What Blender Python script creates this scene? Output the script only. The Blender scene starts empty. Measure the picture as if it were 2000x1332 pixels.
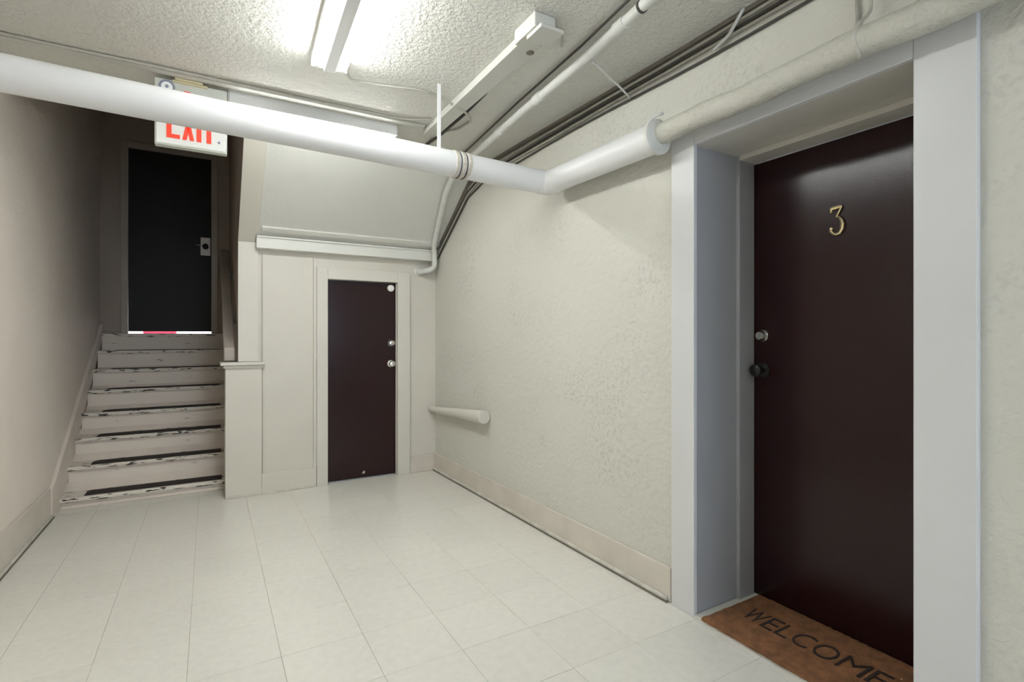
import bpy, bmesh, math, random
from mathutils import Vector, Matrix
random.seed(4)
SC = bpy.context.scene
COL = SC.collection
PI = math.pi

# ------------------------------------------------------------------ camera
cam_d = bpy.data.cameras.new('camera')
cam = bpy.data.objects.new('camera', cam_d); COL.objects.link(cam)
SC.camera = cam
cam_d.sensor_width = 36.0
cam_d.lens = 1014.0 / 2000.0 * 36.0
cam_d.shift_y = -11.0 / 2000.0
cam_d.clip_start = 0.02
cam.location = (0, 0, 1.22)
cam.rotation_euler = (PI / 2, 0, -math.atan(590.0 / 1014.0))

# ------------------------------------------------------------------ world, exposure, lights
w = bpy.data.worlds.new('world'); SC.world = w; w.use_nodes = True
w.node_tree.nodes['Background'].inputs[0].default_value = (0.75, 0.8, 0.9, 1)
w.node_tree.nodes['Background'].inputs[1].default_value = 0.3
SC.view_settings.view_transform = 'Standard'
SC.view_settings.look = 'None'
SC.view_settings.gamma = 1.0
SC.view_settings.use_curve_mapping = False
SC.view_settings.exposure = 0.47
TUBE_POWER = 36.0          # emission of the fluorescent tubes over the hall
FILL_TUBE_POWER = 15.0     # weak fill from an added fixture, unseen further back in the corridor
MID_TUBE_POWER = 56.0      # the fixture hidden behind the big pipe
REAR_FILL_POWER = 27.0        # bluish daylight fill through an added, unseen window at the rear end

def area(name, loc, rot, sx, sy, power, color):
    l = bpy.data.lights.new(name, 'AREA'); l.shape = 'RECTANGLE'
    l.size = sx; l.size_y = sy; l.energy = power; l.color = color
    o = bpy.data.objects.new(name, l); COL.objects.link(o)
    o.location = loc; o.rotation_euler = rot
    return o
area('rear_fill_light', (1.05, -2.52, 1.45), (-PI / 2, 0, 0), 1.3, 1.3, REAR_FILL_POWER, (0.84, 0.91, 1.0))  # fill lamp in front of the added rear window
area('landing_daylight', (-0.36, 6.98, 1.52), (0, 0, 0), 0.7, 0.25, 5.0, (0.95, 0.98, 1.0))

# ------------------------------------------------------------------ materials
def mat(name, color, rough=0.5, metal=0.0, bump=None, mottle=0.0, mscale=3.0, coat=0.0, spec=0.5, vary=0.0, emit=0.0):
    """bump = list of (scale, distance, detail)"""
    m = bpy.data.materials.new(name); m.use_nodes = True
    nt = m.node_tree; N = nt.nodes; L = nt.links
    b = N['Principled BSDF']
    c4 = (*color, 1)
    b.inputs['Base Color'].default_value = c4
    b.inputs['Roughness'].default_value = rough
    b.inputs['Metallic'].default_value = metal
    b.inputs['Specular IOR Level'].default_value = spec
    if coat: b.inputs['Coat Weight'].default_value = coat; b.inputs['Coat Roughness'].default_value = 0.15
    if emit:
        b.inputs['Emission Color'].default_value = c4
        b.inputs['Emission Strength'].default_value = emit
    tc = N.new('ShaderNodeTexCoord'); geo = N.new('ShaderNodeNewGeometry')
    if mottle or vary:
        mx = N.new('ShaderNodeMix'); mx.data_type = 'RGBA'; mx.blend_type = 'MULTIPLY'
        mx.inputs[0].default_value = 1.0
        mx.inputs[6].default_value = c4
        mr = N.new('ShaderNodeMapRange')
        if mottle:
            nz = N.new('ShaderNodeTexNoise'); nz.inputs['Scale'].default_value = mscale; nz.inputs['Detail'].default_value = 5
            L.new(geo.outputs['Position'], nz.inputs['Vector'])
            L.new(nz.outputs['Fac'], mr.inputs[0])
            mr.inputs[1].default_value = 0.3; mr.inputs[2].default_value = 0.7
            mr.inputs[3].default_value = 1 - mottle; mr.inputs[4].default_value = 1 + mottle * 0.4
        else:
            mr.inputs[3].default_value = 1.0; mr.inputs[4].default_value = 1.0
        last = mr.outputs[0]
        if vary:
            oi = N.new('ShaderNodeObjectInfo')
            m2 = N.new('ShaderNodeMapRange'); L.new(oi.outputs['Random'], m2.inputs[0])
            m2.inputs[3].default_value = 1 - vary; m2.inputs[4].default_value = 1 + vary
            mu = N.new('ShaderNodeMath'); mu.operation = 'MULTIPLY'
            L.new(last, mu.inputs[0]); L.new(m2.outputs[0], mu.inputs[1]); last = mu.outputs[0]
        cb = N.new('ShaderNodeCombineColor')
        for i in range(3): L.new(last, cb.inputs[i])
        L.new(cb.outputs[0], mx.inputs[7]); L.new(mx.outputs[2], b.inputs['Base Color'])
    if bump:
        prev = None
        for sc_, dist, det in bump:
            nz = N.new('ShaderNodeTexNoise'); nz.inputs['Scale'].default_value = sc_; nz.inputs['Detail'].default_value = det
            L.new(geo.outputs['Position'], nz.inputs['Vector'])
            bp = N.new('ShaderNodeBump'); bp.inputs['Distance'].default_value = dist; bp.inputs['Strength'].default_value = 1.0
            L.new(nz.outputs['Fac'], bp.inputs['Height'])
            if prev: L.new(prev.outputs[0], bp.inputs['Normal'])
            prev = bp
        L.new(prev.outputs[0], b.inputs['Normal'])
    return m

def plaster(name, color, stain, scale, dist, rough=0.55, stain_amt=0.5, spec=0.4):
    """thick hand-stippled plaster: ridged relief plus faint dirt in its own patches"""
    m = bpy.data.materials.new(name); m.use_nodes = True
    nt = m.node_tree; N = nt.nodes; L = nt.links; b = N['Principled BSDF']
    b.inputs['Roughness'].default_value = rough; b.inputs['Specular IOR Level'].default_value = spec
    geo = N.new('ShaderNodeNewGeometry')
    n1 = N.new('ShaderNodeTexNoise'); n1.inputs['Scale'].default_value = scale; n1.inputs['Detail'].default_value = 4
    n1.inputs['Distortion'].default_value = 0.35
    L.new(geo.outputs['Position'], n1.inputs['Vector'])
    mr = N.new('ShaderNodeMapRange'); L.new(n1.outputs['Fac'], mr.inputs[0])
    mr.inputs[1].default_value = 0.30; mr.inputs[2].default_value = 0.75; mr.interpolation_type = 'SMOOTHSTEP'
    b1 = N.new('ShaderNodeBump'); b1.inputs['Distance'].default_value = dist; L.new(mr.outputs[0], b1.inputs['Height'])
    n2 = N.new('ShaderNodeTexNoise'); n2.inputs['Scale'].default_value = scale * 4; n2.inputs['Detail'].default_value = 3
    L.new(geo.outputs['Position'], n2.inputs['Vector'])
    b2 = N.new('ShaderNodeBump'); b2.inputs['Distance'].default_value = dist * 0.35; L.new(n2.outputs['Fac'], b2.inputs['Height'])
    L.new(b1.outputs[0], b2.inputs['Normal']); L.new(b2.outputs[0], b.inputs['Normal'])
    n3 = N.new('ShaderNodeTexNoise'); n3.inputs['Scale'].default_value = 1.7; n3.inputs['Detail'].default_value = 3
    L.new(geo.outputs['Position'], n3.inputs['Vector'])
    n4 = N.new('ShaderNodeTexNoise'); n4.inputs['Scale'].default_value = 55; n4.inputs['Detail'].default_value = 4
    L.new(geo.outputs['Position'], n4.inputs['Vector'])
    r3 = N.new('ShaderNodeMapRange'); L.new(n3.outputs['Fac'], r3.inputs[0]); r3.inputs[1].default_value = 0.5; r3.inputs[2].default_value = 0.72
    r4 = N.new('ShaderNodeMapRange'); L.new(n4.outputs['Fac'], r4.inputs[0]); r4.inputs[1].default_value = 0.5; r4.inputs[2].default_value = 0.68
    mu = N.new('ShaderNodeMath'); mu.operation = 'MULTIPLY'; L.new(r3.outputs[0], mu.inputs[0]); L.new(r4.outputs[0], mu.inputs[1])
    m2 = N.new('ShaderNodeMath'); m2.operation = 'MULTIPLY'; L.new(mu.outputs[0], m2.inputs[0]); m2.inputs[1].default_value = stain_amt
    mx = N.new('ShaderNodeMix'); mx.data_type = 'RGBA'
    mx.inputs[6].default_value = (*color, 1); mx.inputs[7].default_value = (*stain, 1)
    L.new(m2.outputs[0], mx.inputs[0]); L.new(mx.outputs[2], b.inputs['Base Color'])
    return m

def worn(name, color, dark, amt_lo, amt_hi, scale=(9, 60, 60), rough=0.5):
    """paint chipped down to dark wood in streaks"""
    m = bpy.data.materials.new(name); m.use_nodes = True
    nt = m.node_tree; N = nt.nodes; L = nt.links; b = N['Principled BSDF']
    b.inputs['Roughness'].default_value = rough
    geo = N.new('ShaderNodeNewGeometry'); mp = N.new('ShaderNodeMapping'); mp.inputs['Scale'].default_value = scale
    L.new(geo.outputs['Position'], mp.inputs[0])
    n = N.new('ShaderNodeTexNoise'); n.inputs['Scale'].default_value = 1.0; n.inputs['Detail'].default_value = 6
    L.new(mp.outputs[0], n.inputs['Vector'])
    r = N.new('ShaderNodeMapRange'); L.new(n.outputs['Fac'], r.inputs[0]); r.inputs[1].default_value = amt_lo; r.inputs[2].default_value = amt_hi
    mx = N.new('ShaderNodeMix'); mx.data_type = 'RGBA'; mx.inputs[6].default_value = (*color, 1); mx.inputs[7].default_value = (*dark, 1)
    L.new(r.outputs[0], mx.inputs[0]); L.new(mx.outputs[2], b.inputs['Base Color'])
    return m

CREAM = (0.60, 0.575, 0.49)
M = {
 'wall': plaster('wall_plaster', (0.66, 0.65, 0.58), (0.24, 0.24, 0.23), 30, 0.0022, 0.6, 0.38),
 'wall_left': mat('wall_left_paint', (0.86, 0.775, 0.695), 0.42, bump=[(40, 0.0025, 3), (7, 0.004, 2)], mottle=0.05),
 'ceiling': plaster('ceiling_stucco', (0.70, 0.69, 0.63), (0.5, 0.5, 0.45), 55, 0.0038, 0.75, 0.2),
 'soffit': mat('soffit_plaster', (0.72, 0.72, 0.675), 0.5, bump=[(22, 0.003, 4), (60, 0.001, 2)], mottle=0.03),
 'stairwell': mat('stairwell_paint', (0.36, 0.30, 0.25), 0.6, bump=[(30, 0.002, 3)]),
 'trim': mat('cream_trim_paint', (0.68, 0.65, 0.58), 0.38, bump=[(14, 0.0008, 2)], mottle=0.03),
 'panel': mat('panel_paint', (0.68, 0.645, 0.57), 0.42, bump=[(25, 0.0008, 2)], mottle=0.03),
 'white_trim': mat('white_casing_paint', (0.70, 0.70, 0.70), 0.35, bump=[(10, 0.0006, 2)], mottle=0.02),
 'ledge': mat('ledge_paint', (0.74, 0.73, 0.68), 0.35, mottle=0.03),
 'grey_jamb': mat('grey_jamb_paint', (0.42, 0.425, 0.44), 0.4, mottle=0.03),
 'baseboard': mat('baseboard_paint', (0.68, 0.625, 0.55), 0.4, mottle=0.10, mscale=5, bump=[(12, 0.0008, 2)]),
 'shoe': mat('shoe_paint', (0.66, 0.63, 0.55), 0.4, mottle=0.2, mscale=14),
 'tile': mat('vinyl_tile', (0.76, 0.735, 0.665), 0.28, mottle=0.05, mscale=30, vary=0.018, bump=[(6, 0.0006, 2)]),
 'grout': mat('floor_slab', (0.36, 0.34, 0.29), 0.8),
 'door': mat('maroon_door_paint', (0.018, 0.0052, 0.006), 0.21, bump=[(180, 0.0002, 2), (4, 0.001, 1)], spec=0.30),
 'door_dark': mat('black_door_paint', (0.004, 0.0035, 0.0045), 0.6, mottle=0.3, mscale=8),
 'chrome': mat('brushed_chrome', (0.75, 0.73, 0.70), 0.18, metal=1.0),
 'black_metal': mat('black_metal', (0.012, 0.012, 0.012), 0.3, metal=0.4),
 'brass': mat('polished_brass', (0.86, 0.73, 0.45), 0.2, metal=1.0),
 'white_plate': mat('white_plastic', (0.92, 0.90, 0.86), 0.4),
 'pipe': mat('pipe_wrap_white', (0.80, 0.80, 0.80), 0.38, bump=[(9, 0.0015, 2)]),
 'pipe_wall': plaster('painted_lagging', (0.58, 0.57, 0.50), (0.3, 0.3, 0.28), 45, 0.003, 0.6, 0.4),
 'conduit': mat('painted_conduit', (0.72, 0.72, 0.68), 0.4, mottle=0.08, mscale=25),
 'raceway': mat('painted_raceway', (0.62, 0.62, 0.57), 0.45, mottle=0.05),
 'cable': mat('painted_cable', (0.46, 0.44, 0.38), 0.5, mottle=0.15, mscale=40),
 'cable_dark': mat('dark_cable', (0.05, 0.045, 0.038), 0.5),
 'corner_trim': mat('shadow_corner_strip', (0.20, 0.175, 0.145), 0.7, mottle=0.2),  # grey-brown, the corner's shadow band put into the colour
 'strap': mat('cloth_strap', (0.62, 0.57, 0.50), 0.8, mottle=0.25, mscale=60),
 'tube': mat('lit_tube', (0.97, 1.0, 0.985), 0.3, emit=TUBE_POWER),
 'tube_fill': mat('lit_tube_fill', (0.97, 1.0, 0.985), 0.3, emit=FILL_TUBE_POWER),
 'tube_mid': mat('lit_tube_mid', (0.97, 1.0, 0.985), 0.3, emit=MID_TUBE_POWER),
 'housing': mat('fixture_enamel', (0.80, 0.80, 0.78), 0.35),
 'riser': worn('riser_paint', (0.84, 0.755, 0.67), (0.16, 0.12, 0.10), 0.66, 0.78, (8, 8, 30)),
 'tread': worn('tread_paint', (0.80, 0.74, 0.66), (0.03, 0.022, 0.018), 0.57, 0.62, (14, 30, 70)),
 'grip': mat('rubber_grip', (0.018, 0.012, 0.010), 0.75, mottle=0.3, mscale=50),
 'skirt': mat('skirt_paint', (0.80, 0.71, 0.63), 0.4, mottle=0.1, mscale=6),
 'rail': mat('rail_paint', (0.40, 0.35, 0.30), 0.35, mottle=0.1),
 'sign': mat('sign_face', (0.86, 0.88, 0.86), 0.35, emit=0.12),
 'sign_box': mat('sign_box', (0.66, 0.68, 0.62), 0.4),
 'red': mat('sign_red', (0.85, 0.07, 0.035), 0.4, emit=0.25),
 'yellow': mat('old_yellow_canopy', (0.62, 0.56, 0.36), 0.5),
 'badge': mat('badge_grey', (0.30, 0.32, 0.42), 0.4),
 'mat': mat('coir_mat', (0.24, 0.105, 0.042), 0.95, bump=[(260, 0.004, 3)], mottle=0.35, mscale=28),
 'mat_ink': mat('mat_letter_ink', (0.022, 0.012, 0.010), 0.9),
 'threshold': mat('pale_threshold', (0.70, 0.69, 0.62), 0.35),
 'crimson': mat('crimson_carpet', (0.42, 0.03, 0.07), 0.7),
 'white_lit': mat('landing_white', (0.85, 0.85, 0.85), 0.6),
 'added_window_glass': mat('added_window_pane', (0.8, 0.88, 1.0), 0.4),
}

# ------------------------------------------------------------------ helpers
def link(name, bm, m, parent=None, smooth=False, bevel=0.0, mats=None, recalc=True):
    if recalc: bmesh.ops.recalc_face_normals(bm, faces=bm.faces[:])
    me = bpy.data.meshes.new(name); bm.to_mesh(me); bm.free()
    for x in (mats or [m]): me.materials.append(M[x] if isinstance(x, str) else x)
    if smooth:
        for p in me.polygons: p.use_smooth = True
    o = bpy.data.objects.new(name, me); COL.objects.link(o)
    if parent: 
        o.parent = parent; o.matrix_parent_inverse = Matrix.Translation(-Vector(parent.location)) if parent.type == 'EMPTY' else Matrix()
    if bevel:
        md = o.modifiers.new('bevel', 'BEVEL'); md.width = bevel; md.segments = 2; md.limit_method = 'ANGLE'; md.angle_limit = 0.6
        md.harden_normals = False
    return o

def tag(o, label=None, cat=None, group=None, kind=None):
    if label: o['label'] = label
    if cat: o['category'] = cat
    if group: o['group'] = group
    if kind: o['kind'] = kind
    return o

def empty(name, loc, label, cat, group=None, kind=None):
    o = bpy.data.objects.new(name, None); o.location = loc; o.empty_display_size = 0.05; COL.objects.link(o)
    return tag(o, label, cat, group, kind)

def bx(bm, x0, x1, y0, y1, z0, z1):
    r = bmesh.ops.create_cube(bm, size=1.0)
    bmesh.ops.transform(bm, matrix=Matrix.Translation(((x0+x1)/2, (y0+y1)/2, (z0+z1)/2)) @ Matrix.Diagonal((abs(x1-x0), abs(y1-y0), abs(z1-z0), 1)), verts=r['verts'])
    return bm

def box(*a):
    return bx(bmesh.new(), *a)

def prism(bm, pts, a, b, axis='z'):
    """extrude polygon pts between a and b along axis; pts are the other two coords in xyz order"""
    def P(p, t):
        if axis == 'z': return (p[0], p[1], t)
        if axis == 'x': return (t, p[0], p[1])
        return (p[0], t, p[1])
    v0 = [bm.verts.new(P(p, a)) for p in pts]; v1 = [bm.verts.new(P(p, b)) for p in pts]
    n = len(pts)
    bm.faces.new(v0[::-1]); bm.faces.new(v1)
    for i in range(n): bm.faces.new((v0[i], v0[(i+1) % n], v1[(i+1) % n], v1[i]))
    return bm

def hexa(bm, c):
    """box from 8 corners: bottom ring 4, top ring 4"""
    v = [bm.verts.new(p) for p in c]
    for f in ((3,2,1,0),(4,5,6,7),(0,1,5,4),(1,2,6,5),(2,3,7,6),(3,0,4,7)): bm.faces.new([v[i] for i in f])
    return bm

def round_path(pts, r, n=6):
    pts = [Vector(p) for p in pts]; out = [pts[0]]
    for i in range(1, len(pts)-1):
        a, b, c = pts[i-1], pts[i], pts[i+1]
        d1 = (a-b); d2 = (c-b); rr = min(r, d1.length*0.45, d2.length*0.45)
        p0 = b + d1.normalized()*rr; p1 = b + d2.normalized()*rr
        for k in range(n+1):
            t = k/n; out.append((1-t)**2*p0 + 2*t*(1-t)*b + t*t*p1)
    out.append(pts[-1]); return out

def tube(bm, pts, r, seg=12, cap=True, ell=1.0, up=Vector((0,0,1))):
    pts = [Vector(p) for p in pts]
    rings = []; prev = None
    for i, p in enumerate(pts):
        t = (pts[min(i+1, len(pts)-1)] - pts[max(i-1, 0)]).normalized()
        if prev is None:
            u = up if abs(t.dot(up)) < 0.95 else Vector((1,0,0))
            a = (u - t*u.dot(t)).normalized()
        else: a = (prev - t*prev.dot(t)).normalized()
        prev = a; b = t.cross(a)
        rr = r[i] if isinstance(r, (list, tuple)) else r
        rings.append([bm.verts.new(p + a*math.cos(2*PI*k/seg)*rr*ell + b*math.sin(2*PI*k/seg)*rr) for k in range(seg)])
    for i in range(len(rings)-1):
        for k in range(seg):
            bm.faces.new((rings[i][k], rings[i][(k+1)%seg], rings[i+1][(k+1)%seg], rings[i+1][k]))
    if cap: bm.faces.new(rings[0][::-1]); bm.faces.new(rings[-1])
    return bm

def lathe(bm, prof, origin, direction, seg=20):
    """prof = [(radius, distance along direction)]"""
    d = Vector(direction).normalized(); o = Vector(origin)
    u = Vector((0,0,1)) if abs(d.z) < 0.9 else Vector((1,0,0))
    a = (u - d*u.dot(d)).normalized(); b = d.cross(a)
    rings = []
    for r, h in prof:
        rings.append([bm.verts.new(o + d*h + (a*math.cos(2*PI*k/seg) + b*math.sin(2*PI*k/seg))*max(r, 1e-4)) for k in range(seg)])
    for i in range(len(rings)-1):
        for k in range(seg):
            bm.faces.new((rings[i][k], rings[i][(k+1)%seg], rings[i+1][(k+1)%seg], rings[i+1][k]))
    bm.faces.new(rings[0][::-1]); bm.faces.new(rings[-1])
    return bm

def auto_smooth(o, ang=0.7):
    for p in o.data.polygons: p.use_smooth = True
    try:
        o.data.set_sharp_from_angle(angle=ang)
    except Exception: pass
    return o

def struct(name, bm, m, parent=None, **k):
    o = link(name, bm, m, parent, **k)
    if not parent: o['kind'] = 'structure'
    return o

def text_mesh(txt, size, extrude, offset=0.0):
    c = bpy.data.curves.new('txt', 'FONT'); c.body = txt; c.size = size; c.extrude = extrude; c.offset = offset
    c.align_x = 'CENTER'; c.resolution_u = 4
    o = bpy.data.objects.new('txt', c); COL.objects.link(o)
    dg = bpy.context.evaluated_depsgraph_get()
    me = bpy.data.meshes.new_from_object(o.evaluated_get(dg))
    bpy.data.objects.remove(o); bpy.data.curves.remove(c)
    return me

# ------------------------------------------------------------------ shell geometry
Y0, YB, YE = -2.6, 4.44, 6.6       # rear wall, closet wall, wall at the stair top
CZ = 2.5                           # ceiling
YC = 3.60                          # where the low ceiling ends
SK = (2.5 - 1.975) / (4.38 - 3.60) # soffit slope
def xl(y): return -0.93 if y < 4.7 else -0.93 - 0.0145*(y - 4.7)
def xr(y): return 1.83 if y < 1.68 else 1.83 - 0.0201*(y - 1.68)
def sofz(y): return 1.975 + (4.38 - y)*SK

# floor slab with single vinyl tiles on it
fl = struct('floor', bx(bx(bmesh.new(), -1.03, 2.33, Y0, 5.2, -0.10, -0.0035), 1.9, 2.4, 0.6, 1.7, -0.10, -0.0035), 'grout')
T = 0.306; G = 0.0009
me_full = None
def tile_mesh(wx, wy):
    b = box(0, wx, 0, wy, -0.0035, 0.0)
    bmesh.ops.bevel(b, geom=[e for e in b.edges if all(v.co.z > -1e-4 for v in e.verts)], offset=0.0007, segments=1, affect='EDGES')
    me = bpy.data.meshes.new('tile'); b.to_mesh(me); b.free(); me.materials.append(M['tile']); return me
meshes = {}
i0 = int(math.floor((-0.93 - 0.235)/T)); 
for i in range(i0, 8):
    for j in range(-17, 9):
        xa = 0.235 + i*T; ya = 2.45 + j*T
        x1 = xa + T; y1 = ya + T
        x_a = max(xa, -0.945); x_b = min(x1, 1.842)
        y_a = max(ya, Y0); y_b = min(y1, 4.76)
        if y_a < 1.55 and y_b > 0.74 and x_b > 1.83 - 1e-6:      # tiles run into the deep doorway
            if xa > 1.83: y_a = max(y_a, 0.74); y_b = min(y_b, 1.56)
            x_b = min(x1, 2.24)
        elif xa > 1.83: continue
        if x_b - x_a < 0.01 or y_b - y_a < 0.01: continue
        if xa > 1.83 and not (y_a < 1.55 and y_b > 0.74): continue
        k = (round(x_b-x_a-G, 4), round(y_b-y_a-G, 4))
        if k not in meshes: meshes[k] = tile_mesh(*k)
        o = bpy.data.objects.new('tile', meshes[k]); COL.objects.link(o); o.parent = fl
        o.location = (x_a + G/2, y_a + G/2, random.uniform(-0.0003, 0.0))
        o.rotation_euler = (random.uniform(-.0008, .0008), random.uniform(-.0008, .0008), 0)

# ceiling with the stair opening behind it
struct('ceiling', prism(bmesh.new(), [(-1.05, Y0), (1.95, Y0), (1.95, YC), (-1.05, YC)], CZ, CZ + 0.1), 'ceiling')
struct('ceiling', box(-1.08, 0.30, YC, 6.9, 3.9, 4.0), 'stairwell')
# left wall
struct('wall_left', prism(bmesh.new(), [(-1.06, Y0), (xl(0), Y0), (xl(0), 4.7), (xl(6.7), 6.7), (-1.12, 6.7)], -0.1, 4.0), 'wall_left')
struct('wall_behind', box(-1.06, 2.33, Y0 - 0.1, Y0, -0.1, 2.6), 'wall')
# right wall with the deep doorway: two piers and a lintel
bm = bmesh.new()
prism(bm, [(1.83, Y0), (2.33, Y0), (2.33, 0.725), (1.83, 0.725)], -0.1, 2.6)
prism(bm, [(1.83, 1.565), (1.83, 1.68), (xr(4.6), 4.6), (2.33, 4.6), (2.33, 1.565)], -0.1, 2.6)
prism(bm, [(1.83, 0.725), (2.33, 0.725), (2.33, 1.565), (1.83, 1.565)], 2.06, 2.6)
struct('wall_right', bm, 'wall')
# wall below the stair soffit, with the low closet doorway
bm = bmesh.new()
bx(bm, 0.300, 0.831, YB, YB+0.12, 1.02, 1.93)
bx(bm, 0.348, 0.831, YB, YB+0.12, -0.1, 1.02)
bx(bm, 1.414, 1.80, YB, YB+0.12, -0.1, 1.93)
bx(bm, 0.831, 1.414, YB, YB+0.12, 1.68, 1.93)
struct('wall_back', bm, 'panel')
# side wall of the stairwell
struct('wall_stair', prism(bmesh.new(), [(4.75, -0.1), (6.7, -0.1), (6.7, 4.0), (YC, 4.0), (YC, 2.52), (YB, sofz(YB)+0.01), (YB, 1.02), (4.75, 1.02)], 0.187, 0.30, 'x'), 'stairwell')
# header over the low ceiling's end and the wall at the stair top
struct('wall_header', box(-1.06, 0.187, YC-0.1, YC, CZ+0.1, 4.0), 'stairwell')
bm = bmesh.new()
bx(bm, -1.1, -0.735, YE, YE+0.1, -0.1, 4.0); bx(bm, 0.022, 0.30, YE, YE+0.1, -0.1, 4.0)
bx(bm, -0.735, 0.022, YE, YE+0.1, 3.155, 4.0); bx(bm, -0.735, 0.022, YE, YE+0.1, -0.1, 1.235)
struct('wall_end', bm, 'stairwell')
# landing beyond the top door: a small white lobby whose daylight shows through the gap
bm = bmesh.new()
bx(bm, -0.85, 0.14, 7.15, 7.2, 1.1, 1.75); bx(bm, -0.90, -0.85, YE+0.1, 7.2, 1.1, 1.75); bx(bm, 0.14, 0.19, YE+0.1, 7.2, 1.1, 1.75)
bx(bm, -0.9, 0.19, YE+0.1, 7.2, 1.75, 1.80); bx(bm, -0.9, 0.19, YE+0.1, 7.2, 1.15, 1.234)
struct('wall_lobby', bm, 'white_lit')
tag(link('door_mat', bx(bmesh.new(), -0.64, -0.33, 7.0, 7.14, 1.2345, 1.31), 'crimson', bevel=0.02),
    'crimson rolled mat glimpsed through the gap under the black door at the stair top', 'mat')

# sloping underside of the upper flight
struct('soffit', prism(bmesh.new(), [(4.44, sofz(4.44)), (YC, CZ), (YC-0.0, CZ+0.12), (4.6, sofz(4.44)+0.12), (4.6, 1.90), (4.44, 1.90)], 0.187, 1.80, 'x'), 'soffit')

# ------------------------------------------------------------------ trims
def slope_strip(bm, xa, xb, ya, yb, off0, off1):
    """board lying on the soffit, proud of it between off0 and off1"""
    n = Vector((0, -SK, -1)).normalized()
    def P(x, y, o): p = Vector((x, y, sofz(y))) + n*o; return p
    return hexa(bm, [P(xa, ya, off0), P(xb, ya, off0), P(xb, yb, off0), P(xa, yb, off0),
                     P(xa, ya, off1), P(xb, ya, off1), P(xb, yb, off1), P(xa, yb, off1)])
# trim_1: edge board of the soffit and upright below it
t1 = tag(link('trim_1', slope_strip(bmesh.new(), 0.182, 0.300, YC+0.02, 4.43, -0.004, 0.016), 'trim', bevel=0.003), kind='structure')
link('upright', prism(bmesh.new(), [(0.183, 1.02), (0.322, 1.02), (0.322, 1.86), (0.300, 1.95), (0.183, 1.95)], 4.418, 4.442, 'y'), 'trim', t1, bevel=0.002)
link('bead', slope_strip(bmesh.new(), 0.300, 0.318, YC+0.02, 4.36, -0.002, 0.009), 'trim', t1)
# trim_2: ledge along the bottom of the soffit
t2 = tag(link('trim_2', box(0.303, 1.765, 4.355, 4.44, 1.882, 1.968), 'ledge', bevel=0.004), kind='structure')
link('cap_bead', box(0.303, 1.765, 4.342, 4.40, 1.962, 1.976), 'ledge', t2, bevel=0.003)
link('cove_strip', slope_strip(bmesh.new(), 0.335, 1.765, 4.285, 4.325, -0.002, 0.014), 'ledge', t2, bevel=0.003)
# trim_3: framing of the recessed closet-wall panel
t3 = tag(link('trim_3', box(0.345, 0.744, 4.418, 4.442, 0.0, 0.152), 'panel', bevel=0.003), kind='structure')
link('stile', box(0.722, 0.746, 4.422, 4.442, 0.152, 1.85), 'panel', t3, bevel=0.003)
link('shoe_strip', box(0.10, 0.744, 4.405, 4.42, 0.0, 0.014), 'shoe', t3, bevel=0.003)
link('edge_strip', box(0.345, 0.352, 4.432, 4.442, 0.152, 1.85), 'rail', t3)
# trim_4: grey-brown strip, its colour standing for the dirty shadow in the corner of ceiling and right wall, then down the soffit
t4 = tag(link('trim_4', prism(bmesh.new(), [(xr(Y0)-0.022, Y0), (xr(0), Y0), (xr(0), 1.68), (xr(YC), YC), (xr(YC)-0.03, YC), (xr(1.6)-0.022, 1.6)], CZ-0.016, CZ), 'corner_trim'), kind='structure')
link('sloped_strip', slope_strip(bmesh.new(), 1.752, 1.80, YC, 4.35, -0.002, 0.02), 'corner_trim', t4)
# trim_5: raised band across the ceiling
t5 = tag(link('trim_5', box(-0.93, 1.13, 2.985, 3.03, CZ-0.014, CZ), 'raceway', bevel=0.004), kind='structure')

def slant_box(bm, ya, yb, fx, d0, d1, z0, z1):
    """board following a wall face fx(y), proud from d0 to d1 (signed)"""
    return hexa(bm, [(fx(ya)+d0, ya, z0), (fx(yb)+d0, yb, z0), (fx(yb)+d1, yb, z0), (fx(ya)+d1, ya, z0),
                     (fx(ya)+d0, ya, z1), (fx(yb)+d0, yb, z1), (fx(yb)+d1, yb, z1), (fx(ya)+d1, ya, z1)])
b = tag(link('baseboard_right', slant_box(bmesh.new(), 1.682, 4.435, xr, 0.0, -0.016, 0.0, 0.158), 'baseboard', bevel=0.004), kind='structure')
link('shoe_moulding', slant_box(bmesh.new(), 1.695, 4.43, xr, -0.014, -0.030, 0.006, 0.026), 'shoe', b, bevel=0.006)
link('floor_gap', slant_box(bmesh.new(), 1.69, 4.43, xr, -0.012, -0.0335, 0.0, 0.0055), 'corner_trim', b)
b = tag(link('baseboard_right', slant_box(bmesh.new(), Y0+0.02, 0.578, xr, 0.0, -0.016, 0.0, 0.158), 'baseboard', bevel=0.004), kind='structure')
link('shoe_moulding', slant_box(bmesh.new(), Y0+0.02, 0.575, xr, -0.014, -0.030, 0.006, 0.026), 'shoe', b, bevel=0.006)
b = tag(link('baseboard_left', slant_box(bmesh.new(), Y0+0.02, 4.52, xl, 0.0, 0.018, 0.0, 0.205), 'baseboard', bevel=0.004), kind='structure')
link('shoe_moulding', slant_box(bmesh.new(), Y0+0.02, 4.55, xl, 0.016, 0.030, 0.008, 0.026), 'shoe', b, bevel=0.006)
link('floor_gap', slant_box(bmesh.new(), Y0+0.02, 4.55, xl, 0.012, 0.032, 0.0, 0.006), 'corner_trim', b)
b = tag(link('baseboard_back', box(1.527, 1.762, 4.422, 4.44, 0.0, 0.142), 'baseboard', bevel=0.004), kind='structure')

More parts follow.
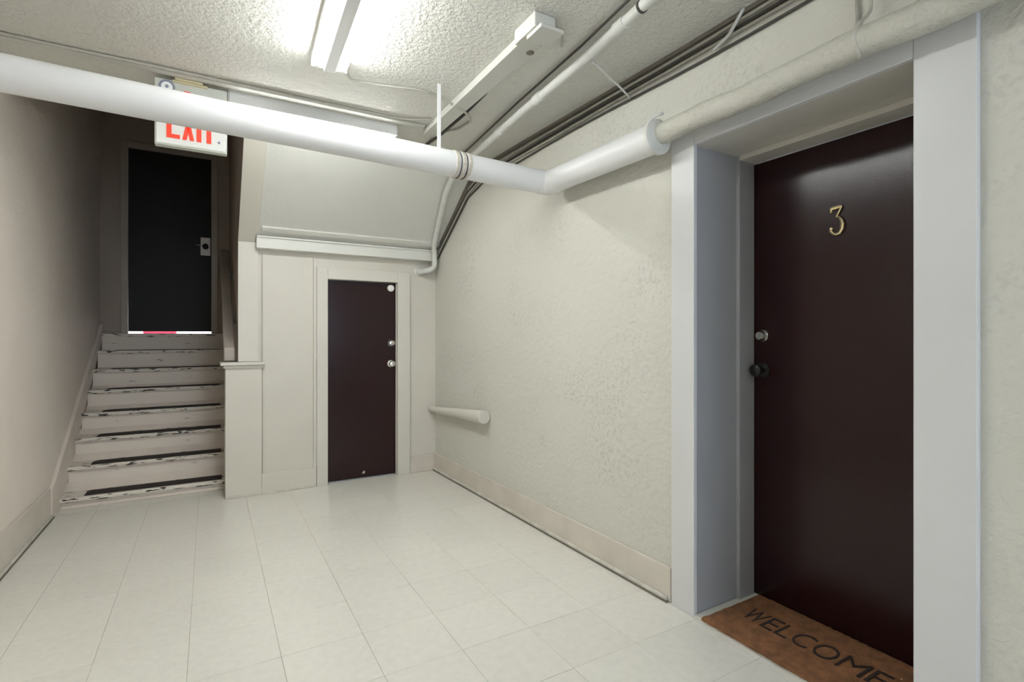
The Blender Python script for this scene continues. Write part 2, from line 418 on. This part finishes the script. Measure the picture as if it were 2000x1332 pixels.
# ------------------------------------------------------------------ door_1: the deep-set apartment door with the numeral
XD = 2.21
d1 = tag(link('door_1', box(XD, XD+0.045, 0.745, 1.545, 0.012, 2.02), 'door', bevel=0.002), kind='structure')
bm = box(1.808, 1.83, 1.545, 1.672, 0.0, 2.125); link('casing', bm, 'white_trim', d1, bevel=0.003)
bm = box(1.808, 1.83, 0.585, 0.735, 0.0, 2.125); link('casing', bm, 'white_trim', d1, bevel=0.003)
link('head_casing', box(1.808, 1.83, 0.735, 1.545, 2.045, 2.125), 'white_trim', d1, bevel=0.003)
link('jamb', box(1.829, XD+0.05, 1.552, 1.567, 0.0, 2.06), 'grey_jamb', d1)
link('jamb', box(1.829, XD+0.05, 0.723, 0.738, 0.0, 2.06), 'grey_jamb', d1)
link('head_jamb', box(1.829, XD+0.05, 0.738, 1.552, 2.045, 2.061), 'trim', d1)
link('door_stop', box(2.10, XD-0.002, 1.534, 1.552, 0.0, 2.045), 'grey_jamb', d1, bevel=0.002)
link('door_stop', box(2.10, XD-0.002, 0.738, 0.756, 0.0, 2.045), 'grey_jamb', d1, bevel=0.002)
link('door_stop', box(2.10, XD-0.002, 0.756, 1.534, 2.022, 2.045), 'trim', d1, bevel=0.002)
tag(auto_smooth(link('deadbolt', lathe(bmesh.new(), [(0.028, 0), (0.028, 0.008), (0.022, 0.014), (0.019, 0.03), (0.016, 0.033), (0.015, 0.030)], (XD, 1.490, 1.218), (-1, 0, 0)), 'chrome', d1)), 'chrome deadbolt cylinder')
tag(auto_smooth(link('door_knob', lathe(bmesh.new(), [(0.033, 0), (0.033, 0.006), (0.014, 0.012), (0.012, 0.030), (0.022, 0.038), (0.029, 0.050), (0.028, 0.062), (0.018, 0.070)], (XD, 1.490, 1.06), (-1, 0, 0)), 'black_metal', d1)), 'black door knob')
# brass numeral 3: flat top, slanting stroke, open bowl and ball end
def numeral3():
    pts = [(-0.50, 0.84), (-0.44, 0.97), (0.40, 1.0), (0.02, 0.60)]
    bm = bmesh.new()
    s = 0.058; cy, cz, x = 1.163, 1.688, XD-0.004
    def W(a, b): return Vector((x, cy - a*s*0.82, cz + (b-0.5)*2*s))
    tube(bm, [W(a, b) for a, b in [(-0.46, 0.80), (-0.40, 0.93), (-0.30, 0.945), (0.10, 0.955), (0.45, 0.975)]], [0.005, 0.0085, 0.009, 0.0085, 0.0055], 8)
    tube(bm, [W(0.45, 0.975), W(0.2, 0.78), W(0.0, 0.62)], [0.0058, 0.0048, 0.0048], 8)
    arc = [(0.0, 0.62), (0.22, 0.60), (0.42, 0.50), (0.52, 0.34), (0.46, 0.17), (0.28, 0.05), (0.02, 0.015), (-0.24, 0.04), (-0.42, 0.13), (-0.46, 0.24)]
    tube(bm, [W(a, b) for a, b in arc], [0.0045, 0.0055, 0.008, 0.0095, 0.0095, 0.008, 0.0062, 0.006, 0.0075, 0.007], 8)
    bmesh.ops.create_icosphere(bm, subdivisions=2, radius=0.0085, matrix=Matrix.Translation(W(-0.42, 0.235)))
    return bm
tag(auto_smooth(link('numeral', numeral3(), 'brass', d1)), 'brass numeral 3')
link('threshold', box(1.812, XD+0.02, 0.74, 1.55, -0.001, 0.009), 'threshold', d1, bevel=0.003)

# ------------------------------------------------------------------ door_2: low closet door under the stairs
d2 = tag(link('door_2', box(0.834, 1.411, 4.462, 4.50, 0.010, 1.676), 'door', bevel=0.002), kind='structure')
link('casing', box(0.746, 0.831, 4.408, 4.442, 0.0, 1.77), 'trim', d2, bevel=0.003)
link('casing', box(1.414, 1.525, 4.408, 4.442, 0.0, 1.77), 'trim', d2, bevel=0.003)
link('head_casing', box(0.831, 1.414, 4.408, 4.442, 1.68, 1.77), 'trim', d2, bevel=0.003)
link('jamb', box(0.829, 0.835, 4.442, 4.51, 0.0, 1.68), 'trim', d2)
link('jamb', box(1.410, 1.416, 4.442, 4.51, 0.0, 1.68), 'trim', d2)
for z, lab in ((1.632, 'white'), (1.153, 'chrome'), (0.974, 'knob')):
    if lab == 'white':
        tag(auto_smooth(link('round_latch', lathe(bmesh.new(), [(0.030, 0), (0.030, 0.010), (0.026, 0.016), (0.010, 0.018)], (1.367, 4.462, z), (0, -1, 0)), 'white_plate', d2)), 'white round latch')
    elif lab == 'chrome':
        tag(auto_smooth(link('deadbolt', lathe(bmesh.new(), [(0.032, 0), (0.032, 0.008), (0.025, 0.016), (0.021, 0.026), (0.010, 0.028)], (1.372, 4.462, z), (0, -1, 0)), 'chrome', d2)), 'chrome deadbolt')
    else:
        tag(auto_smooth(link('door_knob', lathe(bmesh.new(), [(0.031, 0), (0.031, 0.005), (0.012, 0.012), (0.012, 0.028), (0.022, 0.036), (0.028, 0.048), (0.024, 0.060), (0.012, 0.064)], (1.367, 4.462, z), (0, -1, 0)), 'chrome', d2)), 'chrome door knob')
link('paint_chip', prism(bmesh.new(), [(1.118, 0.045), (1.135, 0.04), (1.147, 0.052), (1.138, 0.068), (1.128, 0.062)], 4.4612, 4.4632, 'y'), 'rail', d2)

# ------------------------------------------------------------------ door_3: black exit door at the stair top
d3 = tag(link('door_3', box(-0.728, 0.014, YE+0.012, YE+0.055, 1.262, 3.15), 'door_dark', bevel=0.002), kind='structure')
link('casing', box(-0.785, -0.728, YE-0.018, YE+0.004, 1.235, 3.215), 'rail', d3, bevel=0.003)
link('casing', box(0.014, 0.075, YE-0.018, YE+0.004, 1.235, 3.215), 'rail', d3, bevel=0.003)
link('head_casing', box(-0.728, 0.014, YE-0.018, YE+0.004, 3.152, 3.215), 'rail', d3, bevel=0.003)
tag(link('lock_plate', box(-0.088, 0.004, YE+0.004, YE+0.013, 2.095, 2.290), 'white_plate', d3, bevel=0.003), 'white lock plate')
kn = link('door_knob', lathe(bmesh.new(), [(0.030, 0), (0.030, 0.006), (0.013, 0.012), (0.013, 0.03), (0.026, 0.040), (0.028, 0.055), (0.015, 0.062)], (-0.042, YE+0.004, 2.19), (0, -1, 0)), 'black_metal', d3); auto_smooth(kn)
link('lever', tube(bmesh.new(), [(-0.042, YE-0.035, 2.19), (-0.085, YE-0.038, 2.195), (-0.135, YE-0.036, 2.20)], 0.006, 8), 'chrome', d3, smooth=True)
link('landing_sill', box(-0.728, 0.014, YE-0.004, YE+0.05, 1.2345, 1.239), 'threshold', d3)

# ------------------------------------------------------------------ staircase
st = empty('staircase', (-0.37, 4.72, 0), 'eight-step cream painted staircase with dark rubber grip strips rising to the black door', 'staircase')
RUN, RISE, NZ = 0.26, 0.166, 0.075
XS0, XS1 = -0.905, 0.183
for n in range(8):
    yn = 4.70 + RUN*n; zn = NZ + RISE*n
    xa = xl(yn) + 0.024; xb = XS1
    ye = min(yn + RUN + 0.04, YE)
    zb = 0.0 if n == 0 else zn - RISE
    link('riser', box(xa, xb, yn+0.028, yn+0.045, zb, zn-0.028), 'riser', st)
    b_ = box(xa, xb, yn, ye, zn-0.030, zn)
    bmesh.ops.bevel(b_, geom=[e for e in b_.edges if all(abs(v.co.y-yn) < 1e-4 for v in e.verts) and abs(e.verts[0].co.z-e.verts[1].co.z) < 1e-4], offset=0.009, segments=3, affect='EDGES')
    tr = link('tread', b_, 'tread', st)
    if n < 7:
        g = bmesh.new()
        x0, x1 = xa + 0.13, xb - 0.10
        prism(g, [(x0, yn+0.035), (x1, yn+0.035), (x1, yn+0.175), (x0+0.03, yn+0.175), (x0, yn+0.14)], zn, zn+0.004)
        link('grip_strip', g, 'grip', tr)
link('toe_strip', box(XS0, 0.10, 4.712, 4.728, 0.0, 0.022), 'skirt', st, bevel=0.004)
# stringer board against the left wall
bm = bmesh.new()
pf = [(4.515, 0.0), (4.73, 0.0), (6.59, 1.20), (6.59, 1.335), (4.60, 0.235), (4.515, 0.195)]
v0 = [bm.verts.new((xl(y)+0.001, y, z)) for y, z in pf]; v1 = [bm.verts.new((xl(y)+0.026, y, z)) for y, z in pf]
bm.faces.new(v0[::-1]); bm.faces.new(v1)
for i in range(6): bm.faces.new((v0[i], v0[(i+1) % 6], v1[(i+1) % 6], v1[i]))
link('skirt_board', bm, 'skirt', st, bevel=0.003)
bm = bmesh.new(); bx(bm, -0.93, 0.185, 5.0, 6.58, -0.05, 0.02)
prism(bm, [(4.78, 0.0), (6.59, 1.10), (6.59, 0.0)], -0.93, 0.18, 'x')
link('carriage', bm, 'skirt', st)

# boxed newel at the stair foot
nw = empty('newel_post', (0.22, 4.57, 0), 'square boxed cream newel at the foot of the stairs with a flat cap', 'newel post')
link('box', box(0.099, 0.345, 4.418, 4.697, 0.0, 0.995), 'panel', nw, bevel=0.004)
link('cap', box(0.066, 0.369, 4.385, 4.745, 0.995, 1.018), 'trim', nw, bevel=0.004)
link('cap_moulding', box(0.085, 0.358, 4.403, 4.732, 0.972, 0.995), 'trim', nw, bevel=0.005)

# handrail board on the stairwell wall
def board_along(bm, a, b, w, h):
    a = Vector(a); b = Vector(b)
    c = []
    for dz in (-h/2, h/2):
        for p, s in ((a, -1), (a, 1), (b, 1), (b, -1)):
            c.append((p.x + s*w/2, p.y, p.z + dz))
    return hexa(bm, c)
hr = empty('handrail', (0.13, 4.5, 1.03), 'flat cream-brown handrail board climbing the stairwell wall from the newel cap', 'handrail')
link('rail', board_along(bmesh.new(), (0.128, 4.47, 1.075), (0.128, 6.0, 2.04), 0.075, 0.10), 'rail', hr, bevel=0.008)
for t in (0.3, 0.75):
    y = 4.47 + 1.53*t; z = 1.075 + 0.965*t
    link('bracket', box(0.16, 0.188, y-0.02, y+0.02, z-0.05, z+0.02), 'rail', hr)

# short stub of rail low on the right wall
sr = empty('wall_rail', (1.74, 3.9, 0.6), 'short cream wall rail with a cut end low in the far right corner', 'rail')
bm = bmesh.new()
pts = [(xr(4.41)-0.052, 4.425, 0.558), (xr(4.1)-0.052, 4.1, 0.576), (xr(3.8)-0.052, 3.8, 0.594), (xr(3.43)-0.052, 3.43, 0.616)]
tube(bm, pts, [0.024, 0.032, 0.040, 0.047], 16)
auto_smooth(link('rail', bm, 'trim', sr))
link('end_cap', tube(bmesh.new(), [(xr(3.43)-0.052, 3.432, 0.616), (xr(3.4)-0.052, 3.40, 0.6175)], 0.049, 20), 'trim', sr, bevel=0.006)
link('bracket', box(1.755, xr(3.43), 3.42, 3.46, 0.590, 0.640), 'trim', sr)

# ------------------------------------------------------------------ insulated pipe
ip = empty('insulated_pipe', (1.70, 2.5, 2.1), 'thick white insulated pipe crossing the hall and turning along the right wall', 'pipe')
E0 = Vector((1.700, 2.505, 2.104)); A0 = Vector((-0.925, 2.505, 2.158)); B0 = Vector((1.710, 1.665, 2.096))
auto_smooth(link('pipe_run', tube(bmesh.new(), [A0, A0.lerp(E0, .5) + Vector((0, 0, 0.002)), E0 + (A0-E0).normalized()*0.075], 0.0665, 28), 'pipe', ip))
auto_smooth(link('pipe_run', tube(bmesh.new(), [E0 + (B0-E0).normalized()*0.075, B0], 0.0665, 28), 'pipe', ip))
auto_smooth(link('elbow', tube(bmesh.new(), round_path([E0 + (A0-E0).normalized()*0.078, E0, E0 + (B0-E0).normalized()*0.078], 0.07, 8), 0.0685, 28), 'pipe', ip))
auto_smooth(link('end_collar', lathe(bmesh.new(), [(0.068, -0.012), (0.078, -0.004), (0.078, 0.012), (0.066, 0.020)], B0, B0-E0, 28), 'conduit', ip))
link('end_clip', tube(bmesh.new(), round_path([B0+Vector((-0.07, 0, 0.0)), B0+Vector((-0.045, -0.01, 0.075)), B0+Vector((-0.01, -0.05, 0.088))], 0.03), 0.006, 8), 'conduit', ip, smooth=True)
dirp = (E0-A0).normalized()
RP = A0 + dirp*((1.134-A0.x)/dirp.x)
for k, (off, mt) in enumerate(((-0.030, 'strap'), (0.004, 'strap'), (0.034, 'strap'))):
    o = RP + dirp*off
    auto_smooth(link('strap', lathe(bmesh.new(), [(0.066, -0.010), (0.071, -0.008), (0.071, 0.008), (0.066, 0.010)], o, dirp + Vector((0, 0.05*k, 0.06 - 0.05*k)), 28), mt, ip))
for off in (-0.014, 0.019):
    auto_smooth(link('wire_tie', lathe(bmesh.new(), [(0.066, -0.0025), (0.0705, -0.001), (0.0705, 0.0015), (0.066, 0.0025)], RP + dirp*off, dirp + Vector((0, 0.03, 0.05)), 28), 'cable_dark', ip))
link('hanger_rod', box(1.000, 1.018, 2.47, 2.476, 2.15, CZ), 'pipe', ip)

# the painted, lumpy run of the same line above the big doorway
pp = empty('wall_pipe', (1.72, 0.5, 2.1), 'thinner plaster-coated pipe along the right wall above the numbered door', 'pipe')
bm = bmesh.new(); pts = []; rr = []
for k in range(40):
    y = 1.66 - k*0.085; pts.append((1.722 + 0.003*math.sin(k*1.7), y, 2.108 + 0.004*math.sin(k*0.9) + 0.004*(1.66-y))); rr.append(0.046 + 0.002*math.sin(k*2.3) + 0.001*math.sin(k*5.1))
auto_smooth(link('pipe_run', tube(bm, pts, rr, 24), 'pipe_wall', pp))
link('hanger_strap', tube(bmesh.new(), round_path([(1.80, 0.845, 2.30), (1.790, 0.84, 2.235), (1.70, 0.835, 2.165), (1.668, 0.832, 2.115), (1.70, 0.830, 2.060)], 0.03), 0.006, 8), 'pipe_wall', pp, smooth=True)
for yy in (-0.45,):
    link('hanger_strap', tube(bmesh.new(), round_path([(1.79, yy, 2.30), (1.72, yy, 2.17), (1.665, yy, 2.115)], 0.03), 0.006, 8), 'pipe_wall', pp, smooth=True)

# ceiling conduit with couplings, clips, and its drop down the soffit
cd = empty('ceiling_conduit', (1.45, 2.0, 2.44), 'white painted conduit running under the ceiling towards the closet corner', 'conduit')
CP = [(1.345, 0.2, 2.452), (1.386, 1.38, 2.446), (1.435, 1.80, 2.446), (1.479, 2.43, 2.446), (1.567, 3.386, 2.446)]
auto_smooth(link('conduit_run', tube(bmesh.new(), CP + [(1.585, 3.60, 2.425)], 0.021, 16), 'conduit', cd))
def soff(x, y, d): 
    n = Vector((0, -SK, -1)).normalized(); return Vector((x, y, sofz(y))) + n*d
DP = [Vector((1.585, 3.58, 2.427)), soff(1.60, 3.78, 0.03), soff(1.640, 4.0, 0.028), soff(1.700, 4.30, 0.028), Vector((1.722, 4.325, 1.93)), Vector((1.722, 4.325, 1.82)), Vector((1.66, 4.335, 1.790)), Vector((1.60, 4.43, 1.785))]
auto_smooth(link('drop_run', tube(bmesh.new(), round_path(DP, 0.035), 0.0235, 16), 'conduit', cd))
auto_smooth(link('floor_flange', lathe(bmesh.new(), [(0.034, 0), (0.034, 0.008), (0.022, 0.014)], (1.602, 4.438, 1.785), (0, -1, 0.02)), 'conduit', cd))
for y, x in ((1.56, 1.407), (2.25, 1.466), (2.75, 1.508)):
    auto_smooth(link('coupling', lathe(bmesh.new(), [(0.021, -0.032), (0.026, -0.030), (0.026, 0.030), (0.021, 0.032)], (x, y, 2.446), (0.09, 1, 0)), 'conduit', cd))
auto_smooth(link('clip', lathe(bmesh.new(), [(0.021, -0.006), (0.024, -0.005), (0.024, 0.005), (0.021, 0.006)], (1.392, 1.43, 2.446), (0.09, 1, 0)), 'cable_dark', cd))
link('dark_wire', tube(bmesh.new(), [(1.318, 0.2, 2.482), (1.352, 1.38, 2.482), (1.399, 1.80, 2.482), (1.443, 2.43, 2.482), (1.53, 3.386, 2.482)], 0.0055, 8), 'cable_dark', cd, smooth=True)  # dark wire running beside the conduit, close under the ceiling
for z, y, x in ((0, 1.15, 1.377), (0, 3.0, 1.53)):
    link('hanger_clip', tube(bmesh.new(), [(x-0.02, y, 2.495), (x-0.022, y, 2.45), (x, y, 2.422), (x+0.022, y, 2.45), (x+0.02, y, 2.495)], 0.003, 6), 'conduit', cd)

# surface raceway with its junction box
rw = empty('raceway', (1.15, 2.2, 2.46), 'flat painted cable raceway on the ceiling ending in a junction box', 'cable raceway')
bm = hexa(bmesh.new(), [(1.137, 1.87, 2.462), (1.235, 1.87, 2.462), (1.222, 3.05, 2.462), (1.142, 3.05, 2.462), (1.137, 1.87, CZ), (1.235, 1.87, CZ), (1.222, 3.05, CZ), (1.142, 3.05, CZ)])
link('channel', bm, 'raceway', rw, bevel=0.003)
jb = link('junction_box', box(1.105, 1.205, 1.72, 1.88, 2.440, CZ), 'raceway', rw, bevel=0.004)
link('cover_plate', box(1.115, 1.225, 1.69, 1.80, 2.425, 2.441), 'raceway', rw, bevel=0.003)
auto_smooth(link('knockout', lathe(bmesh.new(), [(0.018, 0), (0.018, 0.004), (0.010, 0.006)], (1.215, 1.93, 2.4625), (0, 0, -1)), 'corner_trim', rw))
link('side_wire', tube(bmesh.new(), round_path([(1.20, 1.76, 2.485), (1.28, 1.78, 2.49), (1.335, 1.86, 2.488)], 0.03), 0.005, 8), 'cable', rw, smooth=True)

# ------------------------------------------------------------------ loose cables
def cable(pts, r, m, label, name='cable', group=None, rad=0.05):
    o = link(name, tube(bmesh.new(), round_path(pts, rad, 5), r, 8), m, smooth=True)
    return tag(o, label, 'cable', group)
cable([(-0.92, 2.965, 2.492), (-0.627, 2.972, 2.49), (-0.24, 2.965, 2.49), (0.067, 2.968, 2.49), (0.471, 2.966, 2.49), (0.95, 2.96, 2.49), (1.05, 2.93, 2.49), (1.125, 2.88, 2.49)], 0.007, 'cable', 'thin beige cable along the raised ceiling band above the exit sign')
cable([(0.545, 2.50, 2.494), (0.60, 2.645, 2.49), (0.80, 2.60, 2.49), (0.938, 2.558, 2.49), (1.062, 2.586, 2.49), (1.215, 2.604, 2.455), (1.30, 2.70, 2.457), (1.336, 2.813, 2.49), (1.325, 2.93, 2.49), (1.27, 3.0, 2.49)], 0.0065, 'cable', 'brownish cable looping from the fluorescent light across the raceway')
cable([(1.235, 2.34, 2.492), (1.25, 2.42, 2.49), (1.264, 2.73, 2.49), (1.263, 3.057, 2.49), (1.246, 3.30, 2.49), (1.23, 3.58, 2.49)], 0.0085, 'cable_dark', 'dark cable beside the raceway dipping behind the insulated pipe')
# bundle high on the right wall
def bundle(dz, dx, r, m, label, wob, ph):
    pts = []
    for k in range(24):
        y = -0.6 + k*0.19
        z = 2.452 + dz - 0.018*(y-1.2)*0.4 + wob*math.sin(y*3.1+ph)
        if y > 3.35: break
        pts.append((xr(y) - dx, y, z))
    yl = pts[-1][1]
    for y in (3.50, 3.75, 4.0, 4.2, 4.33):
        pts.append((xr(y) - dx, y, min(sofz(y)-0.035+dz*0.9, pts[-1][2] - 0.004)))
    pts.append((1.70, 4.40, 1.80 + dz*0.4)); pts.append((1.64, 4.437, 1.79 + dz*0.3))
    return cable(pts, r, m, label, group='cables along the right wall', rad=0.03)
bundle(0.022, 0.012, 0.0075, 'cable', 'topmost beige cable of the bundle high on the right wall', 0.003, 0.0)
bundle(0.000, 0.010, 0.0070, 'cable_dark', 'dark cable second from the top in the right wall bundle', 0.004, 1.0)
bundle(-0.020, 0.012, 0.0070, 'cable', 'beige cable just below the dark one in the right wall bundle', 0.004, 2.1)
bundle(-0.050, 0.009, 0.0060, 'cable_dark', 'lowest thin sagging cable of the right wall bundle', 0.008, 0.6)
cable([(1.455, 1.80, 2.43), (1.60, 1.86, 2.425), (1.72, 1.90, 2.41), (1.805, 1.935, 2.40)], 0.005, 'conduit', 'thin white wire tying the ceiling conduit to the wall cables')
cable([(1.805, 1.30, 2.50), (1.800, 1.335, 2.455), (1.803, 1.36, 2.43), (1.808, 1.44, 2.405)], 0.007, 'conduit', 'short white wire dropping over the cable bundle left of the doorway')
cable([(1.822, 0.893, 2.42), (1.820, 0.896, 2.30), (1.822, 0.894, 2.235), (1.820, 0.905, 2.190)], 0.006, 'cable', 'short dangling cable with a dark tip above the numbered door')
cable([(1.822, 0.68, 2.225), (1.815, 0.74, 2.205), (1.79, 0.80, 2.185)], 0.005, 'cable', 'thin wire slanting down to the strap of the plaster-coated pipe')

# ------------------------------------------------------------------ fluorescent lights
def fixture(loc, tubemat, label, group, ang=0.0, lip=0.030, tz=-0.050, plate=-0.060, L_=1.22):
    wd = 0.158
    r = empty('fluorescent_light', loc, label, 'ceiling light', group)
    def lk(name, bm, m, p=r, **k):
        o = link(name, bm, m, None, **k); o.parent = p; return o
    bm = bmesh.new()
    # shallow pan with side lips, 0 is the ceiling
    prism(bm, [(-wd/2, -lip), (-wd/2+0.004, -lip), (-wd/2+0.004, -0.006), (wd/2-0.004, -0.006), (wd/2-0.004, -lip), (wd/2, -lip), (wd/2, 0.0), (-wd/2, 0.0)], -L_/2, L_/2, 'y')
    lk('housing', bm, 'housing')
    prism_pts = [(-0.032, -0.006), (-0.024, tz-0.024), (0.024, tz-0.024), (0.032, -0.006)]
    lk('ballast_cover', prism(bmesh.new(), prism_pts, -L_/2+0.004, L_/2-0.004, 'y'), 'housing', bevel=0.002)
    for s in (-1, 1):
        lk('end_plate', box(-wd/2, wd/2, s*L_/2-0.003, s*L_/2+0.003, plate, 0.0), 'housing', bevel=0.001)
    for sx in (-1, 1):
        auto_smooth(lk('tube', tube(bmesh.new(), [(sx*0.056, -L_/2+0.03, tz), (sx*0.056, L_/2-0.03, tz)], 0.0175, 20), tubemat))
        for sy in (-1, 1):
            lk('lamp_holder', box(sx*0.056-0.010, sx*0.056+0.010, sy*(L_/2-0.018)-0.010, sy*(L_/2-0.018)+0.010, tz-0.014, -0.006), 'housing', bevel=0.003)
    r.rotation_euler = (0, 0, ang)
    return r
fixture((0.447, 1.875, CZ), 'tube', 'open two-tube fluorescent ceiling light glowing over the hall floor', None, -0.045)
fixture((0.535, 3.162, CZ), 'tube_mid', 'fluorescent ceiling light glowing behind the thick pipe, right of the exit sign', None, PI/2, 0.062, -0.060, -0.066, 0.90)
fixture((0.447, -1.15, CZ), 'tube_fill', 'open two-tube fluorescent ceiling light added unseen behind the camera as weak fill', None)

# ------------------------------------------------------------------ exit sign
SY = 3.055
ex = empty('exit_sign', (-0.08, SY, CZ), 'white exit sign with red letters hanging behind the insulated pipe', 'sign')
link('sign_box', box(-0.233, 0.076, SY, SY+0.045, 2.154, 2.478), 'sign_box', ex, bevel=0.003)
link('sign_face', box(-0.225, 0.068, SY-0.004, SY+0.001, 2.163, 2.395), 'sign', ex, bevel=0.001)
link('canopy', box(-0.150, -0.030, SY-0.022, SY+0.06, 2.476, CZ), 'yellow', ex, bevel=0.004)
link('canopy_lip', box(-0.160, -0.010, SY-0.010, SY+0.05, 2.468, 2.479), 'yellow', ex, bevel=0.002)
auto_smooth(link('round_badge', lathe(bmesh.new(), [(0.034, 0), (0.034, 0.004), (0.027, 0.006), (0.025, 0.002)], (-0.182, SY-0.001, 2.440), (0, -1, 0), 24), 'badge', ex))
auto_smooth(link('badge_centre', lathe(bmesh.new(), [(0.024, 0), (0.024, 0.003), (0.009, 0.004), (0.008, 0.006)], (-0.182, SY-0.002, 2.440), (0, -1, 0), 16), 'sign', ex))
auto_smooth(link('badge_dot', lathe(bmesh.new(), [(0.008, 0), (0.008, 0.004), (0.003, 0.005)], (-0.182, SY-0.007, 2.440), (0, -1, 0), 12), 'badge', ex))
link('indicator_lamp', box(-0.112, -0.084, SY-0.006, SY+0.001, 2.418, 2.434), 'red', ex, bevel=0.002)
link('test_button', lathe(bmesh.new(), [(0.006, 0), (0.006, 0.004)], (0.040, SY-0.003, 2.205), (0, -1, 0), 12), 'badge', ex)
LZ, LH, ST = 2.192, 0.160, 0.021
def letter(polys):
    bm = bmesh.new()
    for p in polys: prism(bm, p, SY-0.0085, SY-0.003, 'y')
    return link('letter', bm, 'red', ex)
def quad(x0, x1, z0, z1): return [(x0, z0), (x1, z0), (x1, z1), (x0, z1)]
x = -0.184
letter([quad(x, x+ST, LZ, LZ+LH), quad(x+ST, x+0.056, LZ, LZ+0.019), quad(x+ST, x+0.049, LZ+0.070, LZ+0.088), quad(x+ST, x+0.056, LZ+LH-0.019, LZ+LH)])
x = -0.118
letter([[(x, LZ), (x+0.018, LZ), (x+0.050, LZ+LH), (x+0.032, LZ+LH)], [(x+0.032, LZ), (x+0.050, LZ), (x+0.018, LZ+LH), (x, LZ+LH)]])
x = -0.058
letter([quad(x, x+ST, LZ, LZ+LH)])
x = -0.032
letter([quad(x+0.017, x+0.017+ST, LZ, LZ+LH-0.019), quad(x, x+0.055, LZ+LH-0.019, LZ+LH)])

# ------------------------------------------------------------------ welcome mat
MX0, MX1, MY0, MY1 = 1.806, 2.206, 0.755, 1.505
wm = empty('doormat', (2.0, 1.13, 0.009), 'brown coir welcome mat with black lettering in the deep doorway', 'doormat')
bm = bmesh.new()
nx, ny = 26, 50
rnd = random.Random(7)
def grid_top(bm):
    V = [[None]*(ny+1) for _ in range(nx+1)]
    for i in range(nx+1):
        for j in range(ny+1):
            e = i in (0, nx) or j in (0, ny)
            jx = rnd.uniform(-.0015, .0015) if e else rnd.uniform(-.002, .002)
            V[i][j] = bm.verts.new((MX0+(MX1-MX0)*i/nx + jx, MY0+(MY1-MY0)*j/ny + rnd.uniform(-.0015, .0015), 0.0205 + rnd.uniform(-0.0016, 0.0014) - (0.003 if e else 0)))
    for i in range(nx):
        for j in range(ny): bm.faces.new((V[i][j], V[i+1][j], V[i+1][j+1], V[i][j+1]))
    edge = [V[i][0] for i in range(nx+1)] + [V[nx][j] for j in range(1, ny+1)] + [V[i][ny] for i in range(nx-1, -1, -1)] + [V[0][j] for j in range(ny-1, 0, -1)]
    low = [bm.verts.new((v.co.x, v.co.y, 0.0095 if v.co.x > 1.812 else 0.009)) for v in edge]
    n = len(edge)
    for k in range(n): bm.faces.new((edge[k], low[k], low[(k+1) % n], edge[(k+1) % n]))
    bm.faces.new(low)
grid_top(bm)
link('pile', bm, 'mat', wm)
word = 'WELCOME'
adv = [0.090, 0.062, 0.058, 0.080, 0.096, 0.100, 0.064]
yy = 1.438
for ch, a in zip(word, adv):
    me = text_mesh(ch, 0.158, 0.0012, -0.0018)
    me.name = 'letter'; me.materials.clear(); me.materials.append(M['mat_ink'])
    xs = [v.co.x for v in me.vertices]; cx = (min(xs)+max(xs))/2; wdt = max(xs)-min(xs)
    s = a*0.84/wdt
    for v in me.vertices:
        u = (v.co.x-cx)*s; h = v.co.y
        v.co = Vector((1.962 + h, yy - a/2 - u, 0.0222 + v.co.z))
    me.update()
    o = bpy.data.objects.new('letter', me); COL.objects.link(o); o.parent = wm
    o.matrix_parent_inverse = Matrix.Translation(-Vector(wm.location))
    yy -= a

# added window in the corridor's rear wall (out of view), for the bluish fill
wn = tag(link('added_window_1', box(0.40, 1.70, Y0+0.0, Y0+0.03, 0.8, 2.1), 'added_window_glass'), kind='structure')
link('added_window_frame', bx(bx(bx(bx(bmesh.new(), 0.33, 0.40, Y0, Y0+0.05, 0.73, 2.17), 1.70, 1.77, Y0, Y0+0.05, 0.73, 2.17), 0.40, 1.70, Y0, Y0+0.05, 2.1, 2.17), 0.40, 1.70, Y0, Y0+0.05, 0.73, 0.8), 'white_trim', wn)
